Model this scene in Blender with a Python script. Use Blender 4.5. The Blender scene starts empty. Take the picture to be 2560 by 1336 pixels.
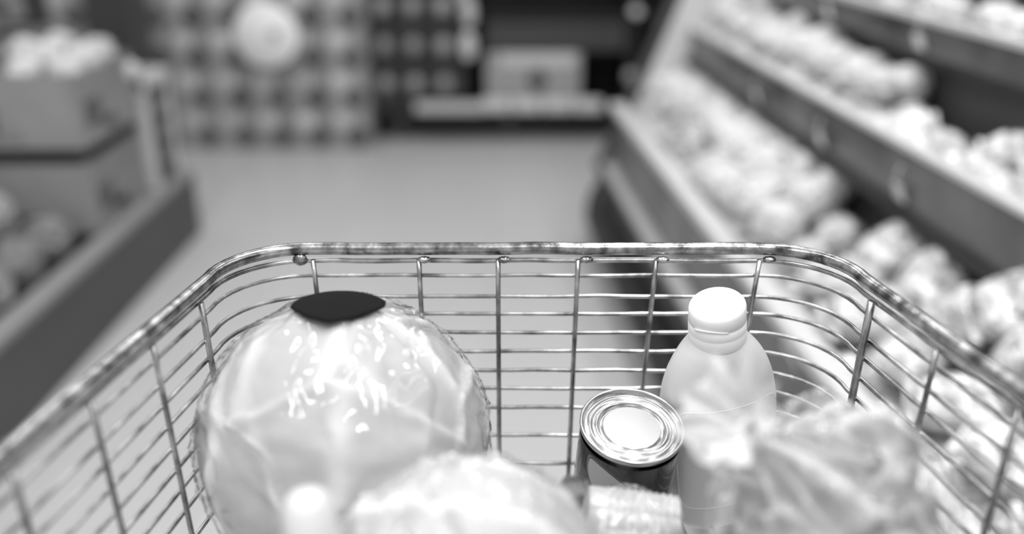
import bpy, bmesh, math, random
from mathutils import Vector, Matrix, noise
R = math.radians
PI = math.pi
C = bpy.context.scene.collection
SC = bpy.context.scene
random.seed(7)

# ---------------------------------------------------------------- camera
CAM_H = 1.22
PITCH = math.atan(950 / 2300)
cam_d = bpy.data.cameras.new('camera')
cam = bpy.data.objects.new('camera', cam_d)
C.objects.link(cam)
cam.location = (0, 0, CAM_H)
cam.rotation_euler = (PI / 2 - PITCH, 0, 0)
cam_d.sensor_width = 36
cam_d.lens = 2300 / 2560 * 36
cam_d.clip_start = 0.02
cam_d.dof.use_dof = True
cam_d.dof.focus_distance = 0.685
cam_d.dof.aperture_fstop = 1.65
SC.camera = cam
SC.view_settings.view_transform = 'Standard'
SC.view_settings.look = 'None'
SC.view_settings.exposure = 0.1
SC.view_settings.gamma = 1
SC.view_settings.use_curve_mapping = False

# ---------------------------------------------------------------- world and lamps
w = bpy.data.worlds.new('world')
SC.world = w
w.use_nodes = True
w.node_tree.nodes['Background'].inputs[0].default_value = (.6, .6, .6, 1)
w.node_tree.nodes['Background'].inputs[1].default_value = 0.95

RIM = CAM_H - .26


def ray(u, v):
    a = (u - 1280) / 2300
    b = (668 - v) / 2300
    return Vector((a, math.cos(PITCH) + b * math.sin(PITCH), -math.sin(PITCH) + b * math.cos(PITCH)))


def at_z(u, v, z):
    d = ray(u, v)
    return Vector((0, 0, CAM_H)) + d * ((z - CAM_H) / d.z)


def at_y(u, v, y):
    d = ray(u, v)
    return Vector((0, 0, CAM_H)) + d * (y / d.y)


def at_f(u, v, f):
    return Vector((0, 0, CAM_H)) + ray(u, v) * f


# ---------------------------------------------------------------- materials
def gr(g):
    return (g, g, g, 1)


def mat(name, g, rough=.5, metal=0, var=0, scale=10, bump=0, bscale=60, coat=0, rand=0, spec=.5, dist=.001, trans=0, contrast=.25, sss=0):
    m = bpy.data.materials.new(name)
    m.use_nodes = True
    N = m.node_tree.nodes
    L = m.node_tree.links
    p = N['Principled BSDF']
    p.inputs['Base Color'].default_value = gr(g)
    p.inputs['Roughness'].default_value = rough
    p.inputs['Metallic'].default_value = metal
    p.inputs['Coat Weight'].default_value = coat
    p.inputs['Coat Roughness'].default_value = .08
    p.inputs['Specular IOR Level'].default_value = spec
    if trans:
        p.inputs['Transmission Weight'].default_value = trans
    if sss:
        p.inputs['Subsurface Weight'].default_value = sss
        p.inputs['Subsurface Scale'].default_value = .01
        p.inputs['Subsurface Radius'].default_value = (1, 1, 1)
    tc = N.new('ShaderNodeTexCoord')
    col = None
    if var:
        n = N.new('ShaderNodeTexNoise')
        n.inputs['Scale'].default_value = scale
        n.inputs['Detail'].default_value = 5
        L.new(tc.outputs['Object'], n.inputs['Vector'])
        r = N.new('ShaderNodeValToRGB')
        r.color_ramp.elements[0].position = .5 - contrast
        r.color_ramp.elements[1].position = .5 + contrast
        r.color_ramp.elements[0].color = gr(max(0, g - var))
        r.color_ramp.elements[1].color = gr(min(1, g + var))
        L.new(n.outputs['Fac'], r.inputs['Fac'])
        col = r.outputs['Color']
        L.new(col, p.inputs['Base Color'])
    if rand:
        oi = N.new('ShaderNodeObjectInfo')
        mr = N.new('ShaderNodeMapRange')
        mr.inputs['To Min'].default_value = 1 - rand
        mr.inputs['To Max'].default_value = 1 + rand * .6
        L.new(oi.outputs['Random'], mr.inputs['Value'])
        mx = N.new('ShaderNodeMix')
        mx.data_type = 'RGBA'
        mx.blend_type = 'MULTIPLY'
        mx.inputs[0].default_value = 1
        if col:
            L.new(col, mx.inputs[6])
        else:
            mx.inputs[6].default_value = gr(g)
        L.new(mr.outputs['Result'], mx.inputs[7])
        L.new(mx.outputs[2], p.inputs['Base Color'])
    if bump:
        n2 = N.new('ShaderNodeTexNoise')
        n2.inputs['Scale'].default_value = bscale
        n2.inputs['Detail'].default_value = 3
        L.new(tc.outputs['Object'], n2.inputs['Vector'])
        b = N.new('ShaderNodeBump')
        b.inputs['Strength'].default_value = bump
        b.inputs['Distance'].default_value = dist
        L.new(n2.outputs['Fac'], b.inputs['Height'])
        L.new(b.outputs['Normal'], p.inputs['Normal'])
    return m


def film_mat(name, milk=.08, scale=25, bump=.6, dist=.002, gloss=1.0, ior=1.45, folds=0):
    m = bpy.data.materials.new(name)
    m.use_nodes = True
    N = m.node_tree.nodes
    L = m.node_tree.links
    N.remove(N['Principled BSDF'])
    out = N['Material Output']
    tr = N.new('ShaderNodeBsdfTransparent')
    gl = N.new('ShaderNodeBsdfGlossy')
    gl.inputs['Roughness'].default_value = .07
    df = N.new('ShaderNodeBsdfDiffuse')
    df.inputs['Color'].default_value = gr(.95)
    fr = N.new('ShaderNodeFresnel')
    fr.inputs['IOR'].default_value = ior
    tc = N.new('ShaderNodeTexCoord')
    n = N.new('ShaderNodeTexNoise')
    n.inputs['Scale'].default_value = scale
    n.inputs['Detail'].default_value = 2
    n.inputs['Distortion'].default_value = 1.2
    L.new(tc.outputs['Object'], n.inputs['Vector'])
    b = N.new('ShaderNodeBump')
    b.inputs['Strength'].default_value = bump
    b.inputs['Distance'].default_value = dist
    L.new(n.outputs['Fac'], b.inputs['Height'])
    L.new(b.outputs['Normal'], gl.inputs['Normal'])
    L.new(b.outputs['Normal'], fr.inputs['Normal'])
    m1 = N.new('ShaderNodeMixShader')
    m1.inputs[0].default_value = milk
    if folds:
        at = N.new('ShaderNodeAttribute')
        at.attribute_name = 'vein'
        ma = N.new('ShaderNodeMath')
        ma.operation = 'MULTIPLY_ADD'
        ma.inputs[1].default_value = folds
        ma.inputs[2].default_value = milk
        L.new(at.outputs['Fac'], ma.inputs[0])
        L.new(ma.outputs[0], m1.inputs[0])
    L.new(tr.outputs[0], m1.inputs[1])
    L.new(df.outputs[0], m1.inputs[2])
    m2 = N.new('ShaderNodeMixShader')
    mu = N.new('ShaderNodeMath')
    mu.operation = 'MULTIPLY'
    mu.inputs[1].default_value = gloss
    L.new(fr.outputs[0], mu.inputs[0])
    geo = N.new('ShaderNodeNewGeometry')
    inv = N.new('ShaderNodeMath')
    inv.operation = 'SUBTRACT'
    inv.inputs[0].default_value = 1
    L.new(geo.outputs['Backfacing'], inv.inputs[1])
    mb_ = N.new('ShaderNodeMath')
    mb_.operation = 'MULTIPLY'
    L.new(mu.outputs[0], mb_.inputs[0])
    L.new(inv.outputs[0], mb_.inputs[1])
    L.new(mb_.outputs[0], m2.inputs[0])
    L.new(m1.outputs[0], m2.inputs[1])
    L.new(gl.outputs[0], m2.inputs[2])
    L.new(m2.outputs[0], out.inputs['Surface'])
    return m


M = {}
M['wire'] = mat('galvanised wire', .42, .28, 1, .26, 55, .25, 300, dist=.0005, contrast=.2)
M['rim'] = mat('scuffed galvanised tube', .34, .25, 1, .26, 80, .3, 260, dist=.0005, contrast=.16)
M['dark_plastic'] = mat('dark plastic', .03, .45)
M['frame_steel'] = mat('frame steel', .5, .3, 1)
M['rubber'] = mat('rubber', .03, .8)
M['tin'] = mat('tin', .75, .16, 1, .06, 60)
M['tin_brush'] = mat('tin lid', .54, .24, 1, .05, 300)
M['tin_centre'] = mat('tin centre', .38, .40, 1, .015, 900)
M['can_label'] = mat('can label', .025, .25, 0, .01, 20, coat=.6)
M['can_patch'] = mat('can label patch', .42, .4)
M['can_edge'] = mat('can label edge', .16, .4)
M['cap'] = mat('white cap plastic', .93, .38, sss=.1)
M['bottle'] = mat('pale bottle plastic', .70, .3, sss=.15)
M['bottle_label'] = mat('bottle label', .74, .3)
M['sticker'] = mat('black sticker', .010, .8, spec=.1)
M['film'] = film_mat('clear film', .06, 20, .25, .004, gloss=1.5)
M['bagfilm'] = film_mat('milky bag film', .07, 24, .35, .004, gloss=1.5, folds=.4)
M['milkfilm'] = film_mat('gathered film', .36, 24, .3, .004, folds=.4)
M['corn'] = mat('corn kernel', .52, .35, 0, .08, 120, coat=.4)
M['husk'] = mat('cut cob end', .45, .6, 0, .08, 60)
M['onion'] = mat('onion skin', .5, .4, 0, .06, 30)
M['leek'] = mat('leek white', .74, .4, 0, .04, 40)
M['dark_leaf'] = mat('dark leaf', .2, .5, 0, .08, 40)
M['floor'] = mat('floor', .51, .32, 0, .012, 3)
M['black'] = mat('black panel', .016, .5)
M['charcoal'] = mat('charcoal panel', .055, .45)
M['grey_panel'] = mat('grey panel', .075, .5, 0, .01, 4)
M['ledge'] = mat('ledge', .26, .5, 0, .02, 12)
M['card'] = mat('cardboard', .27, .8, 0, .045, 5, rand=.15)
M['card_dark'] = mat('cardboard print', .12, .8, 0, .02, 12)
M['woodlight'] = mat('pale wood', .6, .7, 0, .05, 12)
M['rail'] = mat('pale rail', .62, .3)
M['rail_dark'] = mat('dark rail', .10, .25, 0, .07, 5)
M['price'] = mat('price card', .8, .3, coat=.5)
M['clip'] = mat('clear clip', .9, .08, trans=.6)
M['head'] = mat('pale head', .30, .6, 0, .2, 16, .5, 60, rand=.3, dist=.004)
M['head_white'] = mat('white head', .75, .5, 0, .15, 20, .4, 60, rand=.1, dist=.004)
M['veg'] = mat('pale vegetable', .68, .45, 0, .25, 13, .4, 30, rand=.16, dist=.004, coat=.3)
M['pack'] = mat('salad bag', .5, .3, 0, .34, 26, .9, 35, coat=1.0, rand=.2, dist=.01, contrast=.18)
M['seal'] = mat('bag seal', .7, .3, coat=.6)
M['tray'] = mat('tray', .75, .3, coat=.6)
M['mp_body'] = mat('multipack', .34, .5, 0, .03, 8, rand=.12)
M['mp_light'] = mat('multipack light', .62, .5, rand=.2)
M['mp_dark'] = mat('multipack dark', .11, .5, rand=.2)
M['mq_body'] = mat('dark multipack', .05, .5, 0, .02, 8, rand=.2)
M['mq_light'] = mat('dark multipack light', .36, .5, rand=.25)
M['mq_dark'] = mat('dark multipack dark', .02, .5)
M['sign'] = mat('white sign', .95, .5)
M['sign_grey'] = mat('sign mark', .4, .5)
M['white_steel'] = mat('lamp housing', .8, .4)


# ---------------------------------------------------------------- mesh helpers
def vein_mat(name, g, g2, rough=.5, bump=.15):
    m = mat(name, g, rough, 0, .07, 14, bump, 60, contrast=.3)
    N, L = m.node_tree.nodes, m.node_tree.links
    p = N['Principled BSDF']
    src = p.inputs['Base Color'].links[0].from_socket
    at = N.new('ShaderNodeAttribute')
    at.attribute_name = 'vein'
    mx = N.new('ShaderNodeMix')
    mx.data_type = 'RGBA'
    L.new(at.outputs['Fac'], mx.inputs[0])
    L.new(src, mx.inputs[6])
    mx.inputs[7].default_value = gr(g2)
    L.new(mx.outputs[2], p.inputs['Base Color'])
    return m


def set_vein(o, vals):
    at = o.data.attributes.new('vein', 'FLOAT', 'POINT')
    at.data.foreach_set('value', [min(1, max(0, v)) for v in vals])
    return o


def mesh_obj(name, verts, faces, m, parent=None, smooth=True, loc=None):
    me = bpy.data.meshes.new(name)
    me.from_pydata([tuple(v) for v in verts], [], faces)
    me.update()
    if smooth:
        me.polygons.foreach_set('use_smooth', [True] * len(me.polygons))
    o = bpy.data.objects.new(name, me)
    if m:
        me.materials.append(m)
    C.objects.link(o)
    if parent:
        o.parent = parent
    if loc:
        o.location = loc
    return o


class MB:
    def __init__(s):
        s.v = []
        s.f = []

    def add(s, vs, fs):
        b = len(s.v)
        s.v += [Vector(v) for v in vs]
        s.f += [tuple(i + b for i in f) for f in fs]

    def box(s, x0, x1, y0, y1, z0, z1, fn=None):
        vs = [Vector((x, y, z)) for x in (x0, x1) for y in (y0, y1) for z in (z0, z1)]
        if fn:
            vs = [fn(v) for v in vs]
        s.add(vs, [(0, 1, 3, 2), (4, 6, 7, 5), (0, 4, 5, 1), (2, 3, 7, 6), (0, 2, 6, 4), (1, 5, 7, 3)])

    def tube(s, pts, r, n=10, closed=False, cap=True):
        pts = [Vector(p) for p in pts]
        k = len(pts)
        rs = r if isinstance(r, (list, tuple)) else [r] * k
        ring = []
        up = None
        for i, p in enumerate(pts):
            if closed:
                t = (pts[(i + 1) % k] - pts[i - 1]).normalized()
            else:
                t = (pts[min(i + 1, k - 1)] - pts[max(i - 1, 0)]).normalized()
            if up is None:
                up = Vector((0, 0, 1)) if abs(t.z) < .9 else Vector((1, 0, 0))
            up = (up - t * up.dot(t)).normalized()
            sd = t.cross(up)
            ring.append([p + (up * math.cos(2 * PI * j / n) + sd * math.sin(2 * PI * j / n)) * rs[i] for j in range(n)])
        vs = [q for rg in ring for q in rg]
        fs = []
        m = k if closed else k - 1
        for i in range(m):
            a, b = i * n, ((i + 1) % k) * n
            for j in range(n):
                j2 = (j + 1) % n
                fs.append((a + j, b + j, b + j2, a + j2))
        if cap and not closed:
            fs.append(tuple(range(n)))
            fs.append(tuple(reversed(range((k - 1) * n, k * n))))
        s.add(vs, fs)

    def lathe(s, prof, n=48, fn=None):
        vs = []
        for (r, z) in prof:
            for j in range(n):
                a = 2 * PI * j / n
                v = Vector((r * math.cos(a), r * math.sin(a), z))
                vs.append(fn(v) if fn else v)
        fs = []
        for i in range(len(prof) - 1):
            for j in range(n):
                j2 = (j + 1) % n
                fs.append((i * n + j, i * n + j2, (i + 1) * n + j2, (i + 1) * n + j))
        s.add(vs, fs)

    def build(s, name, m, parent=None, smooth=False, bevel=0, loc=None):
        o = mesh_obj(name, s.v, s.f, m, parent, smooth, loc)
        if bevel:
            bv = o.modifiers.new('bevel', 'BEVEL')
            bv.width = bevel
            bv.segments = 2
            bv.limit_method = 'ANGLE'
        return o


def ico(sub, fn):
    bm = bmesh.new()
    bmesh.ops.create_icosphere(bm, subdivisions=sub, radius=1)
    vs = [fn(v.co.copy()) for v in bm.verts]
    fs = [tuple(v.index for v in f.verts) for f in bm.faces]
    bm.free()
    return vs, fs


def uvs(nu, nv, fn):
    """closed grid sphere; fn(unit vector, u, v)"""
    vs, fs = [], []
    for i in range(nv + 1):
        th = PI * i / nv
        for j in range(nu):
            ph = 2 * PI * j / nu
            d = Vector((math.sin(th) * math.cos(ph), math.sin(th) * math.sin(ph), math.cos(th)))
            vs.append(fn(d, j / nu, i / nv))
    for i in range(nv):
        for j in range(nu):
            j2 = (j + 1) % nu
            fs.append((i * nu + j, (i + 1) * nu + j, (i + 1) * nu + j2, i * nu + j2))
    return vs, fs


def empty(name, loc=(0, 0, 0), rot=(0, 0, 0)):
    o = bpy.data.objects.new(name, None)
    C.objects.link(o)
    o.location = loc
    o.rotation_euler = rot
    o.empty_display_size = .02
    return o


def tag(o, label, cat, group=None, kind=None):
    o['label'] = label
    o['category'] = cat
    if group:
        o['group'] = group
    if kind:
        o['kind'] = kind
    return o


def dup(root, loc=None, rot=None, scale=None):
    r = root.copy()
    C.objects.link(r)
    if loc is not None:
        r.location = loc
    if rot is not None:
        r.rotation_euler = rot
    if scale is not None:
        r.scale = scale
    for ch in list(root.children):
        c = ch.copy()
        C.objects.link(c)
        c.parent = r
        for g in ch.children:
            d = g.copy()
            C.objects.link(d)
            d.parent = c
    return r


ORD = ['first', 'second', 'third', 'fourth', 'fifth', 'sixth', 'seventh', 'eighth', 'ninth', 'tenth', 'eleventh', 'twelfth',
       'thirteenth', 'fourteenth', 'fifteenth', 'sixteenth', 'seventeenth', 'eighteenth', 'nineteenth', 'twentieth',
       'twenty-first', 'twenty-second', 'twenty-third', 'twenty-fourth', 'twenty-fifth', 'twenty-sixth', 'twenty-seventh', 'twenty-eighth']


def lamp(x, y, z, sx, sy, power, label):
    e = empty('ceiling_lamp', (x, y, z))
    b = MB()
    b.box(-sx / 2 - .03, sx / 2 + .03, -sy / 2 - .03, sy / 2 + .03, .01, .09)
    b.build('lamp_housing', M['white_steel'], e)
    d = bpy.data.lights.new('tube', 'AREA')
    d.shape = 'RECTANGLE'
    d.size = sx
    d.size_y = sy
    d.energy = power
    lo = bpy.data.objects.new('tube_light', d)
    C.objects.link(lo)
    lo.parent = e
    tag(e, label, 'lamp', 'ceiling lamps of the shop')
    return e


for i, (x, y) in enumerate([(-1.1, -.6), (.5, -.6), (-1.1, 1.4), (.5, 1.4), (-1.1, 3.4), (.5, 3.4)]):
    lamp(x, y, 3.3, .22, 1.3, [26, 21, 12][i // 2], 'long white ceiling lamp, %s of the %s row above the aisle' % (ORD[i // 2], ['left', 'right'][i % 2]))

M['cabbage'] = vein_mat('cabbage leaf', .49, .74)
M['lettuce'] = vein_mat('pale lettuce leaf', .50, .74)
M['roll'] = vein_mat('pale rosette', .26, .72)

# ---------------------------------------------------------------- floor
def floor():
    b = MB()
    b.box(-6, 5, -2, 9, -.1, 0)
    o = b.build('floor', M['floor'])
    o['kind'] = 'structure'
    m = M['floor']
    N = m.node_tree.nodes
    L = m.node_tree.links
    p = N['Principled BSDF']
    src = p.inputs['Base Color'].links[0].from_socket
    tc = N.new('ShaderNodeTexCoord')
    br = N.new('ShaderNodeTexBrick')
    br.offset = 0
    br.inputs['Color1'].default_value = gr(1)
    br.inputs['Color2'].default_value = gr(1)
    br.inputs['Mortar'].default_value = gr(.9)
    br.inputs['Scale'].default_value = 1
    br.inputs['Mortar Size'].default_value = .006
    br.inputs['Brick Width'].default_value = .6
    br.inputs['Row Height'].default_value = 60
    mp = N.new('ShaderNodeMapping')
    mp.inputs['Location'].default_value = (.07, 0, 0)
    L.new(tc.outputs['Object'], mp.inputs['Vector'])
    L.new(mp.outputs[0], br.inputs['Vector'])
    mx = N.new('ShaderNodeMix')
    mx.data_type = 'RGBA'
    mx.blend_type = 'MULTIPLY'
    mx.inputs[0].default_value = 1
    L.new(src, mx.inputs[6])
    L.new(br.outputs['Color'], mx.inputs[7])
    L.new(mx.outputs[2], p.inputs['Base Color'])


floor()
b = MB()
b.box(-6, 5, 8.9, 9, 0, 3.6)
o = b.build('wall_back', M['charcoal'])
o['kind'] = 'structure'


# ---------------------------------------------------------------- shopping cart
SL = .035
YB = -.10
FLOOR_H0, FLOOR_S = .212, .13


def rim_path(h, out=0.0, y0=YB, seg=10):
    """U shaped wire loop at drop h below the rim."""
    o = h * SL - out
    lx = lambda y: -.219 - (.60 - y) * .155 + o
    rx = lambda y: .254 + (.60 - y) * .20 - o
    fy = .667 - o
    r = .062 - o * .3
    pts = []
    n = 14
    for i in range(n):
        y = y0 + (fy - r - y0) * i / n
        pts.append(Vector((lx(y), y, RIM - h)))
    cx, cy = lx(fy - r) + r, fy - r
    for i in range(seg + 1):
        a = PI - i * PI / 2 / seg
        pts.append(Vector((cx + r * math.cos(a), cy + r * math.sin(a), RIM - h)))
    cx2 = rx(fy - r) - r
    x1, x2 = pts[-1].x, cx2
    for i in range(1, 20):
        x = x1 + (x2 - x1) * i / 20
        pts.append(Vector((x, fy + .0006 * noise.noise(Vector((x * 30, h * 90, 0))), RIM - h + .0012 * noise.noise(Vector((x * 22, h * 70, 3))))))
    for i in range(seg + 1):
        a = PI / 2 - i * PI / 2 / seg
        pts.append(Vector((cx2 + r * math.cos(a), cy + r * math.sin(a), RIM - h)))
    for i in range(1, n + 1):
        y = cy - (cy - y0) * i / n
        pts.append(Vector((rx(y), y, RIM - h)))
    return pts


cart = empty('shopping_cart', (0, 0, 0))
tag(cart, 'galvanised wire shopping cart basket seen from above, filled with groceries', 'shopping cart')
b = MB()
b.tube(rim_path(0), .0049, 20)
rim = b.build('top_rim', M['rim'], cart, True)
rim['label'] = 'thick scuffed steel tube around the top of the basket'


def weld(p, sx, sz):
    vs, fs = ico(3, lambda d: Vector((p[0] + d.x * sx, p[1] + d.y * .0035, p[2] + d.z * sz)) + d * .0006 * noise.noise(d * 3))
    return vs, fs


LEVELS = [.0102, .0227, .0407, .0555, .072, .0887, .106, .1226, .1401, .1667, .194]
for h in LEVELS:
    b = MB()
    b.tube(rim_path(h, .001), .0021 if h < .02 else .00165, 10)
    b.build('horizontal_wire', M['wire'], cart, True)
for x in (-.1645, -.068, -.006, .058, .117, .2):
    b = MB()
    b.add(*weld((x, .6625, RIM - .0075), .0052 if x > -.16 else .0058, .0027 if x > -.16 else .0048))
    b.build('weld_bead', M['rim'], rim, True)


def floor_z(y):
    return RIM - FLOOR_H0 - (.66 - y) * FLOOR_S


front_x = [(-.155, -.148), (-.0725, -.0700), (-.0108, -.0108), (.0516, .0480), (.1125, .1035), (.193, .180)]
hb = .2125


def vwire(p_top, inward, r=.0018, deep=None):
    """upright wire starting under the rim at p_top, leaning inward"""
    z1 = floor_z(p_top[1]) if deep is None else deep
    h1 = RIM - z1
    pts = []
    for i in range(9):
        t = i / 8
        h = .009 + (h1 - .009) * t
        pts.append(Vector((p_top[0] + inward[0] * (h * SL + .0035), p_top[1] + inward[1] * (h * SL + .0035), RIM - h)))
    b = MB()
    b.tube(pts, r, 10)
    return b.build('upright_wire', M['wire'], cart, True)


for (x0, x1) in front_x:
    pts = []
    for i in range(9):
        h = .008 + (hb - .008) * i / 8
        pts.append(Vector((x0 + (x1 - x0) * h / .2, .667 - h * SL - .0035, RIM - h)))
    pts.append(Vector((x1, .645, RIM - hb - .002)))
    b = MB()
    b.tube(pts, .0019, 10)
    b.build('upright_wire', M['wire'], cart, True)
rp = rim_path(0)
lxf = lambda y: -.219 - (.60 - y) * .155
rxf = lambda y: .254 + (.60 - y) * .20
for y in (.585, .520, .452, .384, .312, .224, .15, .075, 0, -.07):
    vwire((lxf(y), y), (1, 0), .0022 if y > .58 else .0019)
for y in (.588, .515, .442, .37, .298, .225, .15, .075, 0, -.07):
    vwire((rxf(y), y), (-1, 0), .0028 if y > .58 else .0019)
# extra low side wires where the basket floor drops away
for h in (.222, .25, .275):
    ye = .66 - (h - FLOOR_H0) / FLOOR_S - .03
    for s, f in ((1, lxf), (-1, rxf)):
        b = MB()
        b.tube([(f(y) + s * h * SL, y, RIM - h) for y in (YB, (YB + ye) / 2, ye)], .00165, 8)
        b.build('horizontal_wire', M['wire'], cart, True)
# basket floor grid
b = MB()
for i in range(17):
    t = (i + .5) / 17
    pts = []
    for y in (YB, .25, .63, .652):
        xl, xr = lxf(y) + .012, rxf(y) - .012
        if y > .5:
            xl += .02
            xr -= .02
        pts.append((xl + (xr - xl) * t, y, floor_z(y)))
    b.tube(pts, .0016, 6)
for j in range(8):
    y = YB + (.64 - YB) * j / 7.
    e = .02 if y > .58 else .007
    b.tube([(lxf(y) + e, y, floor_z(y) - .003), (rxf(y) - e, y, floor_z(y) - .003)], .0022, 6)
b.build('basket_floor', M['wire'], cart, True)
# rear gate, handle
for k in range(9):
    x = lxf(YB) + .03 + k * (rxf(YB) - lxf(YB) - .06) / 8
    b = MB()
    b.tube([(x, YB, RIM - .004), (x, YB, floor_z(YB))], .0018, 6)
    b.build('upright_wire', M['wire'], cart, True)
b = MB()
b.tube([(lxf(YB), YB, RIM), (rxf(YB), YB, RIM)], .0045, 10)
b.build('rear_rim', M['rim'], cart, True)
b = MB()
b.tube([(lxf(YB), YB, RIM), (lxf(YB) - .01, YB - .09, RIM + .03), (lxf(YB) - .01, YB - .15, RIM + .05), (rxf(YB) + .01, YB - .15, RIM + .05), (rxf(YB) + .01, YB - .09, RIM + .03), (rxf(YB), YB, RIM)], .011, 12)
b.build('handle', M['dark_plastic'], cart, True)
# chassis and wheels (below the basket, hidden by it in the photo)
b = MB()
zc = .17
for s in (-1, 1):
    x = .02 + s * .20
    b.tube([(x, YB + .02, floor_z(YB)), (x, YB + .01, zc + .05), (x, .02, zc), (x, .36, zc), (x * .9, .44, zc + .06), (x * .9, .36, floor_z(.36))], .009, 10)
b.tube([(-.18, .02, zc), (.22, .02, zc)], .009, 10)
b.tube([(-.18, .36, zc), (.22, .36, zc)], .009, 10)
b.build('chassis', M['frame_steel'], cart, True)
for s in (-1, 1):
    for y in (.02, .34):
        b = MB()
        x = .02 + s * .20
        b.lathe([(.001, -.016), (.052, -.016), (.06, -.01), (.06, .01), (.052, .016), (.001, .016)], 28, lambda v: Vector((x + v.z, y + v.y, .06 + v.x)))
        wh = b.build('wheel', M['rubber'], cart, True)
        b = MB()
        b.box(x - .022, x - .018, y - .018, y + .018, .05, zc)
        b.box(x + .018, x + .022, y - .018, y + .018, .05, zc)
        b.box(x - .022, x + .022, y - .018, y + .018, zc - .03, zc)
        b.build('wheel_fork', M['frame_steel'], cart)

# ---------------------------------------------------------------- heads of cabbage with leaves
VEINS = []


def leafy_head(radii, nleaf, seed, step=.0022, vein=.0014, nu=260, nv=170):
    VEINS.clear()
    rnd = random.Random(seed)
    leaves = []
    for i in range(nleaf):
        a = rnd.uniform(0, 2 * PI)
        z = rnd.uniform(-.5, .75)
        c = Vector((math.cos(a) * math.sqrt(1 - z * z), math.sin(a) * math.sqrt(1 - z * z), z))
        leaves.append((c, rnd.uniform(.75, 1.15), rnd.uniform(0, 9)))

    def fn(d, u, v):
        h = 0
        own = 0
        for k, (c, rad, ph) in enumerate(leaves):
            an = math.acos(max(-1, min(1, d.dot(c))))
            an += .10 * noise.noise(d * 2.6 + Vector((ph, 0, 0)))
            t = (rad - an) / .05
            if t > 0:
                s = min(1, t)
                h = h * (1 - s) + (h * .5 + step) * s + (step * .9 * math.exp(-((t - 1) ** 2) * .5))
                own = k if s > .5 else own
        c, rad, ph = leaves[own]
        base = Vector((c.x * .6, c.y * .6, -1)).normalized()
        ax = (c - base * c.dot(base)).normalized()
        sd = base.cross(ax)
        dd = d - base
        ang = math.atan2(d.dot(sd), d.dot(ax) + .35)
        r0 = d.dot(ax)
        ve = math.exp(-(ang / .06) ** 2) * 1.6
        f = abs(math.sin(ang * 4.2 + ph * .0 + r0 * 1.6 * (1 if ang > 0 else -1)))
        ve += math.exp(-(f / .16) ** 2)
        edge = 0
        for k in range(own, own + 1):
            an = math.acos(max(-1, min(1, d.dot(c)))) + .10 * noise.noise(d * 2.6 + Vector((ph, 0, 0)))
            edge = math.exp(-((rad - an) / .03 - .5) ** 2)
        VEINS.append(.55 * ve + .35 * edge)
        wv = noise.noise(d * 3.2 + Vector((seed, ph, 0))) * .003 + noise.noise(d * 9) * .0008
        rr = h + vein * ve + wv
        return Vector((d.x * (radii[0] + rr), d.y * (radii[1] + rr), d.z * (radii[2] + rr)))
    return uvs(nu, nv, fn)


def film_shell(radii, seed, amp=.004, nu=180, nv=120, gather=None):
    def fn(d, u, v):
        q = d * 3.2 + Vector((seed, 0, 0))
        n = 1 - abs(noise.noise(q)) * 2.2
        n2 = 1 - abs(noise.noise(d * 7.5 + Vector((0, seed, 0)))) * 2
        rr = .0068 + amp * .6 * max(0, n) ** 3 + amp * .35 * max(0, n2) ** 4
        if gather is not None:
            a = d.angle(gather)
            t = math.exp(-(a / .55) ** 2)
            ref = gather.orthogonal()
            rf2 = gather.cross(ref)
            th = math.atan2(d.dot(rf2), d.dot(ref))
            rr += t * .006 * math.sin(th * 11 + 2 * noise.noise(q)) + .012 * math.exp(-(a / .12) ** 2)
        return Vector((d.x * (radii[0] + rr), d.y * (radii[1] + rr), d.z * (radii[2] + rr)))
    return uvs(nu, nv, fn)


# big cabbage, front left of the cart
cab_c = at_f(864, 1098, .645)
cab_r = (.0945, .090, .094)
cab = empty('cabbage', cab_c)
cab.rotation_euler = (R(-8), R(5), 0)
tag(cab, 'large pale cabbage in clear film with a black sticker, front left of the cart', 'cabbage')
vs, fs = leafy_head(cab_r, 9, 5)
set_vein(mesh_obj('leaves', vs, fs, M['cabbage'], cab), VEINS)
vs, fs = film_shell(cab_r, 2, .0042)
film = mesh_obj('film_wrap', vs, fs, M['film'], cab)
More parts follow.
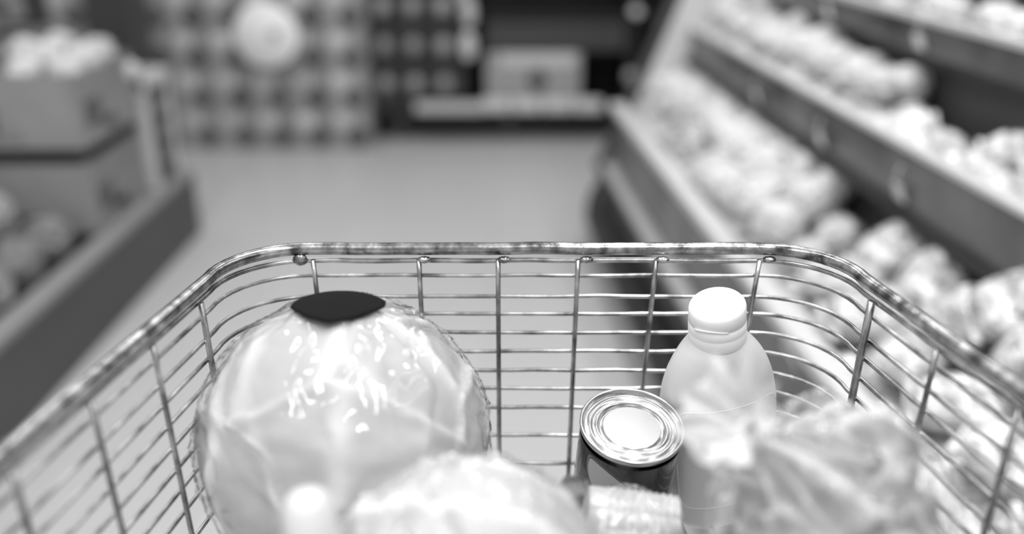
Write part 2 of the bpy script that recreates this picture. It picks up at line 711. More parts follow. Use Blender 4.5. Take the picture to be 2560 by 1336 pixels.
# sticker follows the top of the film
bpy.context.view_layer.update()
mw = cab.matrix_world.inverted().to_3x3()
viewdir = -ray(840, 725).normalized()
upv = Vector((0, math.sin(PITCH), math.cos(PITCH)))
upv = (upv - viewdir * upv.dot(viewdir)).normalized()
cdir = (viewdir * math.cos(R(69)) + upv * math.sin(R(69)) + Vector((-.06, 0, 0))).normalized()
cdir = (mw @ cdir).normalized()
e1 = (mw @ Vector((1, 0, 0)))
e1 = (e1 - cdir * e1.dot(cdir)).normalized()
e2 = cdir.cross(e1)
vs, fs = [], []
NR, NA = 14, 64
for i in range(NR + 1):
    for j in range(NA):
        a = 2 * PI * j / NA
        poly = [(0, 17.5), (25, 18.5), (55, 15), (90, 13.5), (125, 15), (155, 18.5), (180, 17.5), (215, 14.5), (250, 15.2), (270, 16.3), (292, 15.5), (325, 14.8), (360, 17.5)]
        dg = math.degrees(a)
        for q0, q1 in zip(poly, poly[1:]):
            if q0[0] <= dg <= q1[0]:
                tt = (dg - q0[0]) / (q1[0] - q0[0])
                pr = q0[1] * (1 - tt) + q1[1] * tt
        rad = i / NR * R(pr) * (1 + 0 * .05 * math.cos(2 * a) + .03 * noise.noise(Vector((math.cos(a) * 2, math.sin(a) * 2, 5))) + .015 * noise.noise(Vector((math.cos(a) * 9, math.sin(a) * 9, 1))))
        d = cdir * math.cos(rad) + (e1 * math.cos(a) + e2 * math.sin(a)) * math.sin(rad)
        off = .0112 if i < NR else .0104
        vs.append(Vector((d.x * (cab_r[0] + off), d.y * (cab_r[1] + off), d.z * (cab_r[2] + off))))
for i in range(NR):
    for j in range(NA):
        j2 = (j + 1) % NA
        fs.append((i * NA + j, (i + 1) * NA + j, (i + 1) * NA + j2, i * NA + j2))
st = mesh_obj('sticker', vs, fs, M['sticker'], cab)
st['label'] = 'plain black sticker on top of the film'
so = st.modifiers.new('solid', 'SOLIDIFY')
so.thickness = .0006

# lettuce head near the camera, centre bottom
let_c = at_f(1160, 1495, .49)
let = empty('lettuce', let_c, (R(14), R(-10), 0))
tag(let, 'bright blurred lettuce in clear film at the near bottom edge, before the cabbage', 'lettuce')
lr = (.069, .066, .069)
vs, fs = leafy_head(lr, 8, 11, .003, .0016, 200, 130)
set_vein(mesh_obj('leaves', vs, fs, M['lettuce'], let), VEINS)
vs, fs = film_shell(lr, 9, .006, 150, 100, gather=Vector((-.75, -.15, .65)).normalized())
mesh_obj('film_wrap', vs, fs, M['film'], let)

# leek end sticking up between them
lk = empty('leek', at_f(776, 1328, .44), (R(-24), R(-8), 0))
tag(lk, 'white rounded leek end sticking up between cabbage and lettuce, very blurred', 'leek')
b = MB()
b.lathe([(.0005, .021), (.006, .020), (.0105, .016), (.0125, .009), (.0125, 0), (.0118, -.02), (.011, -.05), (.0108, -.11), (.0005, -.112)], 28)
b.build('shaft', M['leek'], lk, True)
# loose dark leaf beside the corn
def leaf(name, c, length, width, rot, m, label):
    vs, fs = [], []
    nu, nv = 18, 12
    for i in range(nu + 1):
        t = i / nu
        wd = width * math.sin(PI * (t * .9 + .05)) ** .7
        for j in range(nv + 1):
            s = j / nv * 2 - 1
            vs.append(Vector((s * wd, t * length, .004 * math.sin(t * 9) * abs(s) + .006 * s * s - .02 * t * t + .001 * noise.noise(Vector((s * 3, t * 5, 0))))))
    for i in range(nu):
        for j in range(nv):
            a = i * (nv + 1) + j
            fs.append((a, a + 1, a + nv + 2, a + nv + 1))
    o = mesh_obj(name, vs, fs, m, None, True, c)
    o.rotation_euler = rot
    md = o.modifiers.new('solid', 'SOLIDIFY')
    md.thickness = .0008
    tag(o, label, 'leaf')
    return o


leaf('lettuce_leaf', at_f(1415, 1262, .545), .022, .009, (R(35), 0, R(-25)), M['dark_leaf'], 'small darker leaf tip between the lettuce and the corn, left of the can')

# ---------------------------------------------------------------- can
def can():
    c = at_f(1581, 1060, .665)
    e = empty('food_can', (0, 0, 0))
    r, h = .0368, .108
    rot = Matrix.Rotation(R(13), 4, 'X') @ Matrix.Rotation(R(3), 4, 'Y')
    e.rotation_euler = rot.to_euler()
    e.location = c - rot.to_3x3() @ Vector((0, 0, h))
    tag(e, 'food can with ringed silver lid and black label beside the white bottle', 'can')
    b = MB()
    b.lathe([(.001, .003), (r - .004, .003), (r - .002, 0), (r + .001, .001), (r + .001, .004), (r - .0005, .006), (r - .0008, h - .006), (r + .0008, h - .004)], 64)
    b.build('body', M['tin'], e, True)
    b = MB()
    b.lathe([(r + .0005, h - .0045), (r + .0013, h - .003), (r + .0013, h - .0008), (r + .0006, h), (r - .0004, h - .0002), (r - .0012, h - .0012), (r - .0016, h - .0044),
             (r - .0028, h - .0052), (r - .0044, h - .0048), (r - .0056, h - .0028), (r - .0068, h - .0026), (r - .0080, h - .0044), (r - .0092, h - .0048),
             (r - .0104, h - .0028), (r - .0116, h - .0026), (r - .0126, h - .0046), (r - .0134, h - .0062), (r - .0142, h - .0064), (r - .0156, h - .0040), (r - .0160, h - .0038)], 96)
    b.build('lid', M['tin_brush'], e, True)
    b = MB()
    b.lathe([(r - .0160, h - .0038), (.012, h - .0036), (.00002, h - .0036)], 96)
    b.build('lid_centre', M['tin_centre'], e, True)
    b = MB()
    b.lathe([(r + .0002, .010), (r + .0004, .0105), (r + .0004, h - .0095), (r + .0002, h - .009)], 64)
    b.build('label', M['can_label'], e, True)

    def patch(name, pts, off, m):
        # polygon in (angle deg from facing camera, z) wrapped on the can
        vs, fs = [], []
        n = len(pts)
        cx = sum(p[0] for p in pts) / n
        cz = sum(p[1] for p in pts) / n
        rings = 6
        for k in range(rings + 1):
            for (a, z) in pts:
                aa = R(cx + (a - cx) * k / rings - 90)
                zz = cz + (z - cz) * k / rings
                vs.append(Vector(((r + off) * math.cos(aa), (r + off) * math.sin(aa), zz)))
        for k in range(rings):
            for j in range(n):
                j2 = (j + 1) % n
                fs.append((k * n + j, (k + 1) * n + j, (k + 1) * n + j2, k * n + j2))
        mesh_obj(name, vs, fs, m, e)

    def blob(gx, gz):
        base = [(-54, .094), (-42, .0945), (-24, .090), (-4, .081), (4, .074), (2, .066), (-10, .060), (-26, .060), (-40, .066), (-50, .074), (-56, .084)]
        n = len(base)
        out = []
        cx, cz = -28, .077
        for i in range(n):
            p0, p1, p2, p3 = base[i - 1], base[i], base[(i + 1) % n], base[(i + 2) % n]
            for s in range(5):
                t = s / 5
                q = []
                for k in (0, 1):
                    q.append(.5 * ((2 * p1[k]) + (-p0[k] + p2[k]) * t + (2 * p0[k] - 5 * p1[k] + 4 * p2[k] - p3[k]) * t * t + (-p0[k] + 3 * p1[k] - 3 * p2[k] + p3[k]) * t ** 3))
                out.append((cx + (q[0] - cx) * gx, cz + (q[1] - cz) * gz))
        return out
    patch('label_outline', blob(1.12, 1.12), .0006, M['can_edge'])
    patch('label_line', blob(1.06, 1.06), .0008, M['can_label'])
    patch('label_patch', blob(1, 1), .0010, M['can_patch'])


can()


# ---------------------------------------------------------------- white bottle
def bottle():
    H = .205
    top = at_f(1793, 757, .665)
    rot = Matrix.Rotation(R(8), 4, 'X') @ Matrix.Rotation(R(-6.5), 4, 'Y') @ Matrix.Rotation(R(12), 4, 'Z')
    e = empty('squeeze_bottle', (0, 0, 0))
    e.rotation_euler = rot.to_euler()
    e.location = top - rot.to_3x3() @ Vector((0, 0, H))
    tag(e, 'white plastic squeeze bottle with flip cap standing behind the knotted bag', 'bottle')
    secs = [(0, .034, .020, 2.4), (.004, .038, .023, 2.4), (.012, .0415, .025, 2.5), (.03, .043, .027, 2.5), (.06, .0445, .028, 2.4), (.09, .0455, .029, 2.3),
            (.11, .0458, .029, 2.3), (.125, .0448, .0285, 2.2), (.138, .0425, .0275, 2.2), (.150, .0388, .026, 2.1), (.160, .0340, .0245, 2), (.168, .0285, .0225, 2),
            (.173, .0240, .0205, 2), (.177, .0205, .0190, 2), (.184, .0185, .0182, 2)]
    vs, fs = [], []
    n = 72
    # smooth interpolation between sections
    S = []
    for i in range(len(secs) - 1):
        for k in range(4):
            t = k / 4
            S.append([secs[i][q] * (1 - t) + secs[i + 1][q] * t for q in range(4)])
    S.append(list(secs[-1]))
    for _ in range(2):
        S = [S[0]] + [[(S[i - 1][q] + 2 * S[i][q] + S[i + 1][q]) / 4 for q in range(4)] for i in range(1, len(S) - 1)] + [S[-1]]

    def sec(z, a, off=0):
        for i in range(len(S) - 1):
            if S[i + 1][0] >= z:
                t = (z - S[i][0]) / max(1e-6, S[i + 1][0] - S[i][0])
                q = [S[i][k] * (1 - t) + S[i + 1][k] * t for k in range(4)]
                break
        ca, sa = math.cos(a), math.sin(a)
        return Vector(((q[1] + off) * math.copysign(abs(ca) ** (2 / q[3]), ca), (q[2] + off) * math.copysign(abs(sa) ** (2 / q[3]), sa), z))
    for s in S:
        for j in range(n):
            a = 2 * PI * j / n
            ca, sa = math.cos(a), math.sin(a)
            vs.append(Vector((s[1] * math.copysign(abs(ca) ** (2 / s[3]), ca), s[2] * math.copysign(abs(sa) ** (2 / s[3]), sa), s[0])))
    for i in range(len(S) - 1):
        for j in range(n):
            j2 = (j + 1) % n
            fs.append((i * n + j, i * n + j2, (i + 1) * n + j2, (i + 1) * n + j))
    fs.append(tuple(reversed(range(n))))
    mesh_obj('body', vs, fs, M['bottle'], e)
    # clear label edge: thin raised line with rounded corners on the front
    pts = []
    z0, z1, a0, a1, rc = .03, .128, R(-150), R(-30), .18
    cyc = []
    for (ca_, cz_, s0) in ((a1, z1, 0), (a0, z1, 90), (a0, z0, 180), (a1, z0, 270)):
        for k in range(7):
            q = R(s0 + 15 * k)
            sx = -1 if ca_ == a1 else 1
            sz = -1 if cz_ == z1 else 1
            cyc.append((ca_ + sx * R(20) + R(20) * math.cos(q), cz_ + sz * .012 + .012 * math.sin(q)))
    full = []
    for i in range(len(cyc)):
        p, q = cyc[i], cyc[(i + 1) % len(cyc)]
        m_ = max(1, int(max(abs(p[0] - q[0]) / .15, abs(p[1] - q[1]) / .008)))
        for k in range(m_):
            full.append((p[0] + (q[0] - p[0]) * k / m_, p[1] + (q[1] - p[1]) * k / m_))
    b = MB()
    b.tube([sec(z, a, .0001) for (a, z) in full], .00035, 6, closed=True)
    b.build('label_edge', M['bottle_label'], e, True)
    b = MB()
    rc_ = .0202
    b.lathe([(.0196, .1735), (.0205, .1730), (.0209, .1740), (.0208, .1825), (.0206, .1830), (.0206, .1836), (.0208, .1842), (.0206, .1905), (.0202, .1909), (.0202, .1913), (.0206, .1917),
             (.0203, .2015), (.0198, .2032), (.0187, .2045), (.0165, .2048), (.012, .2044), (.00002, .2043)], 72,
            lambda v: Vector((v.x * 1.02, v.y, v.z + ((.0016 * v.y / .02 + .09 * v.x) if v.z > .199 else 0))))
    cp = b.build('flip_cap', M['cap'], e, True)
    # thumb notch of the flip lid
    b = MB()
    b.tube([(.0212 * math.cos(a) * 1.02, .0204 * math.sin(a), .1913 + .0016 * math.sin((a - R(-160)) / R(70) * PI)) for a in [R(-160 + 7 * k) for k in range(11)]], .0007, 8)
    b.build('thumb_ridge', M['cap'], cp, True)


bottle()


# ---------------------------------------------------------------- corn pack
def corn():
    e = empty('corn_pack', at_f(1575, 1322, .575), (R(8), R(4), R(-6)))
    tag(e, 'sweetcorn cobs in clear vacuum film lying before the can', 'corn')
    for (dy, dz, tw) in ((0, 0, 0), (-.034, -.012, .8)):
        vs, fs = [], []
        Lc, r0 = .062, .0225
        nz, na = 90, 168
        rows, cols = 14, 13
        for i in range(nz + 1):
            t = i / nz
            x = -Lc / 2 + Lc * t
            endr = min(1, (1 - abs(2 * t - 1)) / .12)
            prof = math.sqrt(max(0.02, 1 - (1 - endr) ** 2))
            for j in range(na):
                a = 2 * PI * j / na + tw
                ka = abs(math.sin(a * cols / 2))
                kx = abs(math.sin(t * rows * PI + (int(a * cols / (2 * PI)) % 2) * .5))
                kk = (ka ** .5) * (kx ** .45)
                rr = r0 * prof * (1 - .05 * t) + (.0022 * kk if t > .24 else .0008 + .0003 * noise.noise(Vector((x * 90, a * 2, 0)))) * prof
                vs.append(Vector((x, dy + rr * math.cos(a), dz + rr * math.sin(a))))
        for i in range(nz):
            for j in range(na):
                j2 = (j + 1) % na
                fs.append((i * na + j, i * na + j2, (i + 1) * na + j2, (i + 1) * na + j))
        ob = mesh_obj('corn_cob', vs, fs, M['corn'], e)
    # film sleeve with a crimped seal
    vs, fs = [], []
    nu, nv = 120, 60

    def fn(d, u, v):
        n = 1 - abs(noise.noise(d * 4 + Vector((3, 1, 0)))) * 2
        s = .0015 * max(0, n) ** 2
        ex = 2.6
        f = (abs(d.x) ** ex + abs(d.y) ** ex + abs(d.z) ** ex) ** (-1 / ex)
        return Vector((d.x * f * (.0335 + s), -.017 + d.y * f * (.044 + s), -.006 + d.z * f * (.0325 + s)))
    vs, fs = uvs(nu, nv, fn)
    mesh_obj('film_sleeve', vs, fs, M['film'], e)
    b = MB()
    n = 60
    vs, fs = [], []
    for i in range(n + 1):
        a = R(-10) + R(120) * i / n
        for k in range(5):
            rr = .033 + .0012 * k
            vs.append(Vector((rr * math.cos(a), .004 + .0005 * math.sin(i * 1.1) * k * .5, -.006 + rr * .92 * math.sin(a))))
    for i in range(n):
        for k in range(4):
            q = i * 5 + k
            fs.append((q, q + 1, q + 6, q + 5))
    o = mesh_obj('film_seal', vs, fs, M['bagfilm'], e)
    sm = o.modifiers.new('solid', 'SOLIDIFY')
    sm.thickness = .0005


corn()


# ---------------------------------------------------------------- knotted bag
BAG_C = at_f(2078, 1278, .49)
BAG_R = (.0605, .053, .0545)
KNOT = at_f(1880, 1078, .455)


def knotted_bag():
    g = (KNOT - BAG_C).normalized()
    ref = g.cross(Vector((0, 0, 1))).normalized()
    rf2 = g.cross(ref)
    e = empty('knotted_bag', BAG_C)
    tag(e, 'clear knotted plastic bag of pale twisted rosettes, right front of the cart', 'bag')

    def base(d):
        ex = 2.3
        f = ((abs(d.x) / BAG_R[0]) ** ex + (abs(d.y) / BAG_R[1]) ** ex + (abs(d.z) / BAG_R[2]) ** ex) ** (-1 / ex)
        return d * f

    def fn(d, u, v):
        # sphere whose pole is at the knot
        q = (ref * d.x + rf2 * d.y + g * d.z)
        a = v * PI
        th = u * 2 * PI
        p = base(q)
        nz = noise.noise(q * 2.4)
        pl = math.sin(th * 13 + 2.0 * noise.noise(Vector((math.cos(th) * 1.3, math.sin(th) * 1.3, a)))) * .6 + math.sin(th * 21 + a * 2) * .4
        am = .0075 * math.exp(-((a - .55) / .5) ** 2) + .0018
        n2 = max(0, 1 - abs(noise.noise(q * 3.6 + Vector((4, 0, 0)))) * 2) ** 3
        VEINS.append((max(0, pl) ** 2 * math.exp(-((a - .3) / .75) ** 2)) + .5 * n2 * min(1, a))
        off = am * pl + .005 * nz + .004 * n2 * min(1, a)
        if a < .5:
            t = a / .5
            cone = g * (KNOT - BAG_C).length * (1 - .12 * t) + (q - g * q.dot(g)).normalized() * (.004 + .030 * t ** 1.2) if a > 0 else g * (KNOT - BAG_C).length
            s_ = t * t * (3 - 2 * t)
            p = cone * (1 - s_) + p * s_
            return p + (q - g * q.dot(g)).normalized() * pl * .0035 * t if a > 0 else p
        return p + q * off
    VEINS.clear()
    vs, fs = uvs(220, 120, fn)
    set_vein(mesh_obj('film_body', vs, fs, M['bagfilm'], e), VEINS)
    VEINS.clear()
    # ruffled mouth opening out beyond the knot
    m0 = KNOT - BAG_C
    out = (at_f(1790, 1015, .436) - KNOT)
    o_l = out.length
    o_d = out.normalized()
    s1 = o_d.cross(Vector((0, 0, 1))).normalized()
    s2 = o_d.cross(s1)
    vs, fs = [], []
    nt, na = 44, 260
    for i in range(nt + 1):
        t = i / nt
        for j in range(na):
            a = 2 * PI * j / na
            fl = .004 + .021 * t ** .8
            wv = math.sin(a * 8 + 2.5 * noise.noise(Vector((math.cos(a) * 1.5, math.sin(a) * 1.5, t * 1.5))))
            rr = fl * (1 + .16 * t ** .5 * wv + .22 * noise.noise(Vector((math.cos(a) * 2, math.sin(a) * 2, t * 3 + 4))))
            k = o_l * (t * 1.25 - .45 * t * t) * (1 + .3 * noise.noise(Vector((math.cos(a) * 2, math.sin(a) * 2, 7)))) + .004 * t * math.cos(a * 8)
            VEINS.append(max(0, wv) ** 2 + .8 * max(0, t - .85) / .15)
            vs.append(m0 + o_d * k + s1 * rr * math.cos(a) + s2 * rr * math.sin(a))
    for i in range(nt):
        for j in range(na):
            j2 = (j + 1) % na
            fs.append((i * na + j, i * na + j2, (i + 1) * na + j2, (i + 1) * na + j))
    set_vein(mesh_obj('ruffled_mouth', vs, fs, M['milkfilm'], e), VEINS)
    b = MB()
    b.tube([m0 + (s1 * math.cos(2 * PI * k / 24) + s2 * math.sin(2 * PI * k / 24)) * .0065 + o_d * .001 * math.sin(4 * PI * k / 24) for k in range(24)], .0030, 10, closed=True)
    b.build('knot', M['seal'], e, True)


knotted_bag()


def rosette(seed):
    """a rolled leafy rosette: spiral ridges round +z"""
    VEINS.clear()
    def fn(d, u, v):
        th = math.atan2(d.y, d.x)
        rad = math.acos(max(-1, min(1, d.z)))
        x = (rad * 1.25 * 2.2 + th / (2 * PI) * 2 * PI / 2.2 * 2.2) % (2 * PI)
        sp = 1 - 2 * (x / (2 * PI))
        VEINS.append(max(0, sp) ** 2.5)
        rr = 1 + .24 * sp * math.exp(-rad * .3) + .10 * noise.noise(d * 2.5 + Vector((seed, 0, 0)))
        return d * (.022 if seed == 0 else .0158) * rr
    return uvs(120, 80, fn)


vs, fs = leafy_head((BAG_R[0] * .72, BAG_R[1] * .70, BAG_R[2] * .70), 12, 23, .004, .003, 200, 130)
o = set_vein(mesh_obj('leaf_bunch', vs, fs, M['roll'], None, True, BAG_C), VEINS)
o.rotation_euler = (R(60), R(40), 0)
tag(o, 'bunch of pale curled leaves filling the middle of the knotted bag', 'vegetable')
spots = [(2190, 1145, .512, 'large spiral one facing the camera at the right'), (2040, 1120, .525, 'at the upper left beside the knot'), (2110, 1085, .565, 'at the top behind'),
         (2270, 1260, .525, 'at the far right side'), (2140, 1310, .515, 'at the bottom middle'), (1985, 1250, .52, 'at the lower left under the knot'), (2215, 1150, .565, 'at the top right behind'),
         (2010, 1370, .53, 'at the very bottom left'), (2240, 1370, .53, 'at the very bottom right')]
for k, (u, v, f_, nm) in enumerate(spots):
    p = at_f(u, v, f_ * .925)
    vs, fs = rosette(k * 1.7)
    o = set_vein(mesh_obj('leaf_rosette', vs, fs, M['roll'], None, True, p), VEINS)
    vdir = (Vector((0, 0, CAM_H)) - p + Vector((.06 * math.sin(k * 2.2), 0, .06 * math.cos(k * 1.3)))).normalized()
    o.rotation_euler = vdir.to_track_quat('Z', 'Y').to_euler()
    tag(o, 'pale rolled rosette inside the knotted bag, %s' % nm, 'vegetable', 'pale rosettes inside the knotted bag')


# things lying underneath, at the bottom edge of the picture
def potato(name, c, r, seed, m, label, cat, rot=(0, 0, 0)):
    def fn(d):
        return Vector((d.x * r[0], d.y * r[1], d.z * r[2])) * (1 + .12 * noise.noise(d * 1.3 + Vector((seed, 0, 0))) + .03 * noise.noise(d * 5))
    vs, fs = ico(5, fn)
    o = mesh_obj(name, vs, fs, m, None, True, c)
    o.rotation_euler = rot
    tag(o, label, cat)
    return o


potato('onion', at_f(2195, 1455, .455), (.034, .032, .026), 3, M['onion'], 'pale round onion peeking up at the bottom edge, under the knotted bag', 'onion')
zf = floor_z(.40) + .036
potato('paper_bag', Vector((.150, .40, zf + .018)), (.088, .11, .048), 8, M['head'], 'soft paper bag of produce lying under the knotted bag on the basket floor', 'bag')
potato('turnip', Vector((-.02, .30, floor_z(.3) + .045)), (.085, .09, .045), 4, M['head'], 'pale bag of produce lying on the basket floor under the lettuce', 'bag').name = 'produce_bag'
potato('potato', Vector((.065, .50, floor_z(.5) + .034)), (.038, .036, .034), 6, M['husk'], 'potato lying on the basket floor under the corn cobs', 'potato')

# ---------------------------------------------------------------- left: low produce stand with crates
stand = empty('produce_stand', (-1.5, 2.1, 0))
tag(stand, 'low dark produce stand with a pale ledge along the left of the aisle', 'display stand')
X0, X1, Y0, Y1 = -2.3, -1.19, .6, 3.31
o3 = lambda v: v - Vector((-1.5, 2.1, 0))
b = MB()
b.box(X1 - .02, X1, Y0, Y1, 0, .225, o3)
b.build('front_panel', M['grey_panel'], stand)
b = MB()
b.box(X0, X1 - .021, Y1 - .02, Y1, 0, .225, o3)
b.build('end_panel', M['grey_panel'], stand)
b = MB()
b.box(X0, X1 - .021, Y0, Y1 - .021, .0, .20, o3)
b.build('deck', M['black'], stand)
b = MB()
b.box(X1 - .06, X1 + .004, Y0, Y1 + .004, .226, .25, o3)
b.build('ledge', M['ledge'], stand, False, .003)


def crate(name, x0, x1, y0, y1, z0, z1, label, m='card', hole=True):
    """open topped crate; front is +x (to the aisle) and -y (to the camera)"""
    e = empty(name, ((x0 + x1) / 2, (y0 + y1) / 2, z0))
    f = lambda v: v - e.location
    t = .008
    b = MB()
    # aisle side with a hand hole
    ym, zm = (y0 + y1) / 2, z0 + .036
    hw, hh = .055, .022

    def wall(pfix, q0, q1, axis):
        qm = (q0 + q1) / 2

        def bx(a, c, d, g):
            if axis == 'x':
                b.box(pfix - t, pfix, a, c, d, g, f)
            else:
                b.box(a, c, pfix, pfix + t, d, g, f)
        bx(q0, q1, z0, zm - hh)
        bx(q0, q1, zm + hh, z1)
        bx(q0, qm - hw, zm - hh, zm + hh)
        bx(qm + hw, q1, zm - hh, zm + hh)
    wall(x1, y0, y1, 'x')
    wall(x0 + t, y0, y1, 'x')
    wall(y0, x0 + t, x1 - t, 'y')
    wall(y1 - t, x0 + t, x1 - t, 'y')
    b.box(x0 + t, x1 - t, y0 + t, y1 - t, z0, z0 + t, f)
    b.build('side_walls', M[m], e)
    b = MB()
    b.box(x1, x1 + .0015, y0 + .04, y0 + .15, z0 + .05, z0 + .13, f)
    b.build('printed_patch', M['card_dark'], e)
    b = MB()
    b.box(x0 + .1, x0 + .22, y0 - .0015, y0, z0 + .04, z0 + .12, f)
    b.build('printed_patch', M['card_dark'], e)
    for (xx, yy) in ((x1, y0), (x1, y1)):
        b = MB()
        b.box(xx - .02, xx + .003, yy - .003 if yy == y0 else yy - .02, yy + .02 if yy == y0 else yy + .003, z0, z1 + .002, f)
        b.build('corner_post', M['card'], e)
    tag(e, label, 'crate')
    return e


crate('cardboard_crate', -1.70, -1.245, 2.60, 3.0, .255, .468, 'cardboard crate, bottom of the near stack on the low stand')
crate('cardboard_crate', -1.70, -1.240, 2.60, 3.0, .515, .73, 'cardboard crate, top of the near stack, pale heads piled on it')
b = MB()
b.box(-1.68, -1.262, 2.625, 2.98, .470, .5145)  # black fill added to paint the shade in the gap between the crates
o = b.build('crate_gap_shade', M['black'])
tag(o, 'added black block standing in for shade between the two stacked cardboard crates', 'shade block')
# wooden crate at the end of the stand
e = empty('wooden_crate', (-1.4, 3.14, .255))
f = lambda v: v - Vector((-1.4, 3.14, .255))
for (x, y) in ((-1.24, 3.05), (-1.24, 3.26), (-1.64, 3.05), (-1.64, 3.26)):
    b = MB()
    b.box(x - .022, x + .022, y - .018, y + .018, .252, .60, f)
    b.build('corner_post', M['woodlight'], e, False, .002)
b = MB()
b.box(-1.66, -1.22, 3.03, 3.05, .60, .635, f)
b.box(-1.24, -1.215, 3.03, 3.28, .60, .635, f)
b.box(-1.66, -1.22, 3.26, 3.28, .60, .635, f)
b.build('top_rail', M['woodlight'], e)
for z in (.27, .36, .45, .54):
    b = MB()
    b.box(-1.235, -1.225, 3.07, 3.245, z, z + .035, f)
    b.box(-1.62, -1.26, 3.04, 3.05, z, z + .035, f)
    b.build('slat', M['grey_panel'], e)
tag(e, 'slatted wooden crate with pale corner posts at the far end of the stand', 'crate')
for k, z in enumerate((.255, .52, .80)):
    if k == 2 or k < 2:
        crate('cardboard_crate', -2.15, -1.70, 3.0 if k == 2 else 3.02, 3.3, z, z + .235 if k < 2 else 1.1,
              'cardboard crate, %s of the stack behind at the far left' % ['bottom', 'middle', 'top'][k])


def head_mesh(seed, amp=.2):
    def fn(d):
        r = 1 + amp * noise.noise(d * 1.7 + Vector((seed * 3.1, 0, 0)))
        r += amp * .8 * (1 - abs(noise.noise(d * 3.2 + Vector((0, seed, 0)))) * 2.4)
        r += amp * .5 * (1 - abs(noise.noise(d * 7.0 + Vector((0, seed, 2)))) * 2.4)
        r *= .86
        return Vector((d.x * r, d.y * r, d.z * r * .88))
    return ico(5, fn)


def relax(items, it=40, slope=False):
    """push round things apart; items are [x, y, z, radius, floor function, lowest x, highest x]"""
    for _ in range(it):
        for a in range(len(items)):
            for b_ in range(a + 1, len(items)):
                p, q = items[a], items[b_]
                if abs(p[1] - q[1]) > .25:
                    continue
                d = Vector((p[0] - q[0], p[1] - q[1], (p[2] - q[2])))
                m_ = (p[3] + q[3]) * .95 - d.length
                if m_ > 0 and d.length > 1e-5:
                    d = d.normalized() * m_ * .5
                    for s_, t_ in ((1, p), (-1, q)):
                        t_[0] += d.x * s_
                        t_[1] += d.y * s_
                        t_[2] += d.z * s_
        for t_ in items:
            t_[0] = min(max(t_[0], t_[5], (.345 * (t_[2] - .31) + t_[3] * 1.15 + .01) if slope and t_[1] > 2.3 else -9), t_[6])
            t_[1] = min(t_[1], 3.15)
            t_[2] = max(t_[2] - .0012, t_[4](t_[0]) + t_[3] * .9)
            if slope:
                t_[2] = min(t_[2], .655 - t_[3])


protos = {}


def place_words(items, xs, zmid):
    """row, height and order words that single out each heaped thing"""
    out, cnt = [], {}
    for q in items:
        row = ['front', 'middle', 'back'][sum(q[0] > x for x in xs) if xs[0] < xs[-1] or len(xs) == 1 else sum(q[0] < x for x in xs)]
        key = (row, 'upper' if q[2] > zmid(q[0]) else 'lower')
        k = cnt.get(key, 0)
        cnt[key] = k + 1
        out.append('%s of the %s %s row' % (ORD[k], key[1], key[0]))
    return out




def head(kind, m, name, loc, s, label, cat, group, rot=None):
    key = (kind, name)
    if key not in protos:
        vs, fs = head_mesh(kind)
        me = bpy.data.meshes.new(name)
        me.from_pydata([tuple(v) for v in vs], [], fs)
        me.polygons.foreach_set('use_smooth', [True] * len(me.polygons))
        me.materials.append(M[m])
        protos[key] = me
    o = bpy.data.objects.new(name, protos[key])
    C.objects.link(o)
    o.location = loc
    o.scale = (s, s, s)
    o.rotation_euler = rot or (random.uniform(-.5, .5), random.uniform(-.5, .5), random.uniform(0, 6))
    tag(o, label, cat, group)
    return o


# cauliflowers on the top crate
cl = [(-1.29, 2.67, .725), (-1.285, 2.79, .74), (-1.29, 2.91, .745), (-1.41, 2.68, .725), (-1.40, 2.80, .75), (-1.41, 2.92, .76), (-1.52, 2.92, .745)]
for k, p in enumerate(cl):
    head(k % 3, 'head_white', 'cauliflower', p, .05, 'pale cauliflower head heaped on the upper cardboard crate, %s from the aisle' % ORD[k], 'cauliflower', 'pale heads on the upper cardboard crate')
head(1, 'head_white', 'onion', (-1.25, 3.0, .67), .038, 'small pale onion lying at the corner of the slatted wooden crate', 'onion', None)
# leafy heads in the near part of the stand
items = []
for j in range(9):
    y = 1.0 + .185 * j
    for i, x in enumerate((-1.345, -1.52, -1.70)):
        items.append([x, min(y + .06 * (i % 2), 2.5), .315, .08, lambda o: .205, -1.85, -1.335])
for j in range(8):
    y = 1.05 + .185 * j
    for i, x in enumerate((-1.42, -1.62)):
        items.append([x, min(y + .04 * i, 2.5), .44, .08, lambda o: .205, -1.85, -1.335])
relax(items)
items.sort(key=lambda q: q[1])
pw = place_words(items, (-1.43, -1.60), lambda x: .37)
for k, q in enumerate(items):
    if q[1] > 2.52:
        continue
    head(k % 5, 'head', 'savoy_cabbage', q[:3], .078, 'grey leafy head on the low stand, %s from near end' % pw[k], 'cabbage', 'leafy heads lying on the low stand')
# pillar behind
b = MB()
c = at_y(265, 20, 3.9)
b.box(c.x - .095, c.x + .095, 3.9, 4.1, 0, 2.6)
o = b.build('pillar', M['charcoal'])
tag(o, 'dark square pillar behind the crates at the upper left', 'pillar', kind='structure')

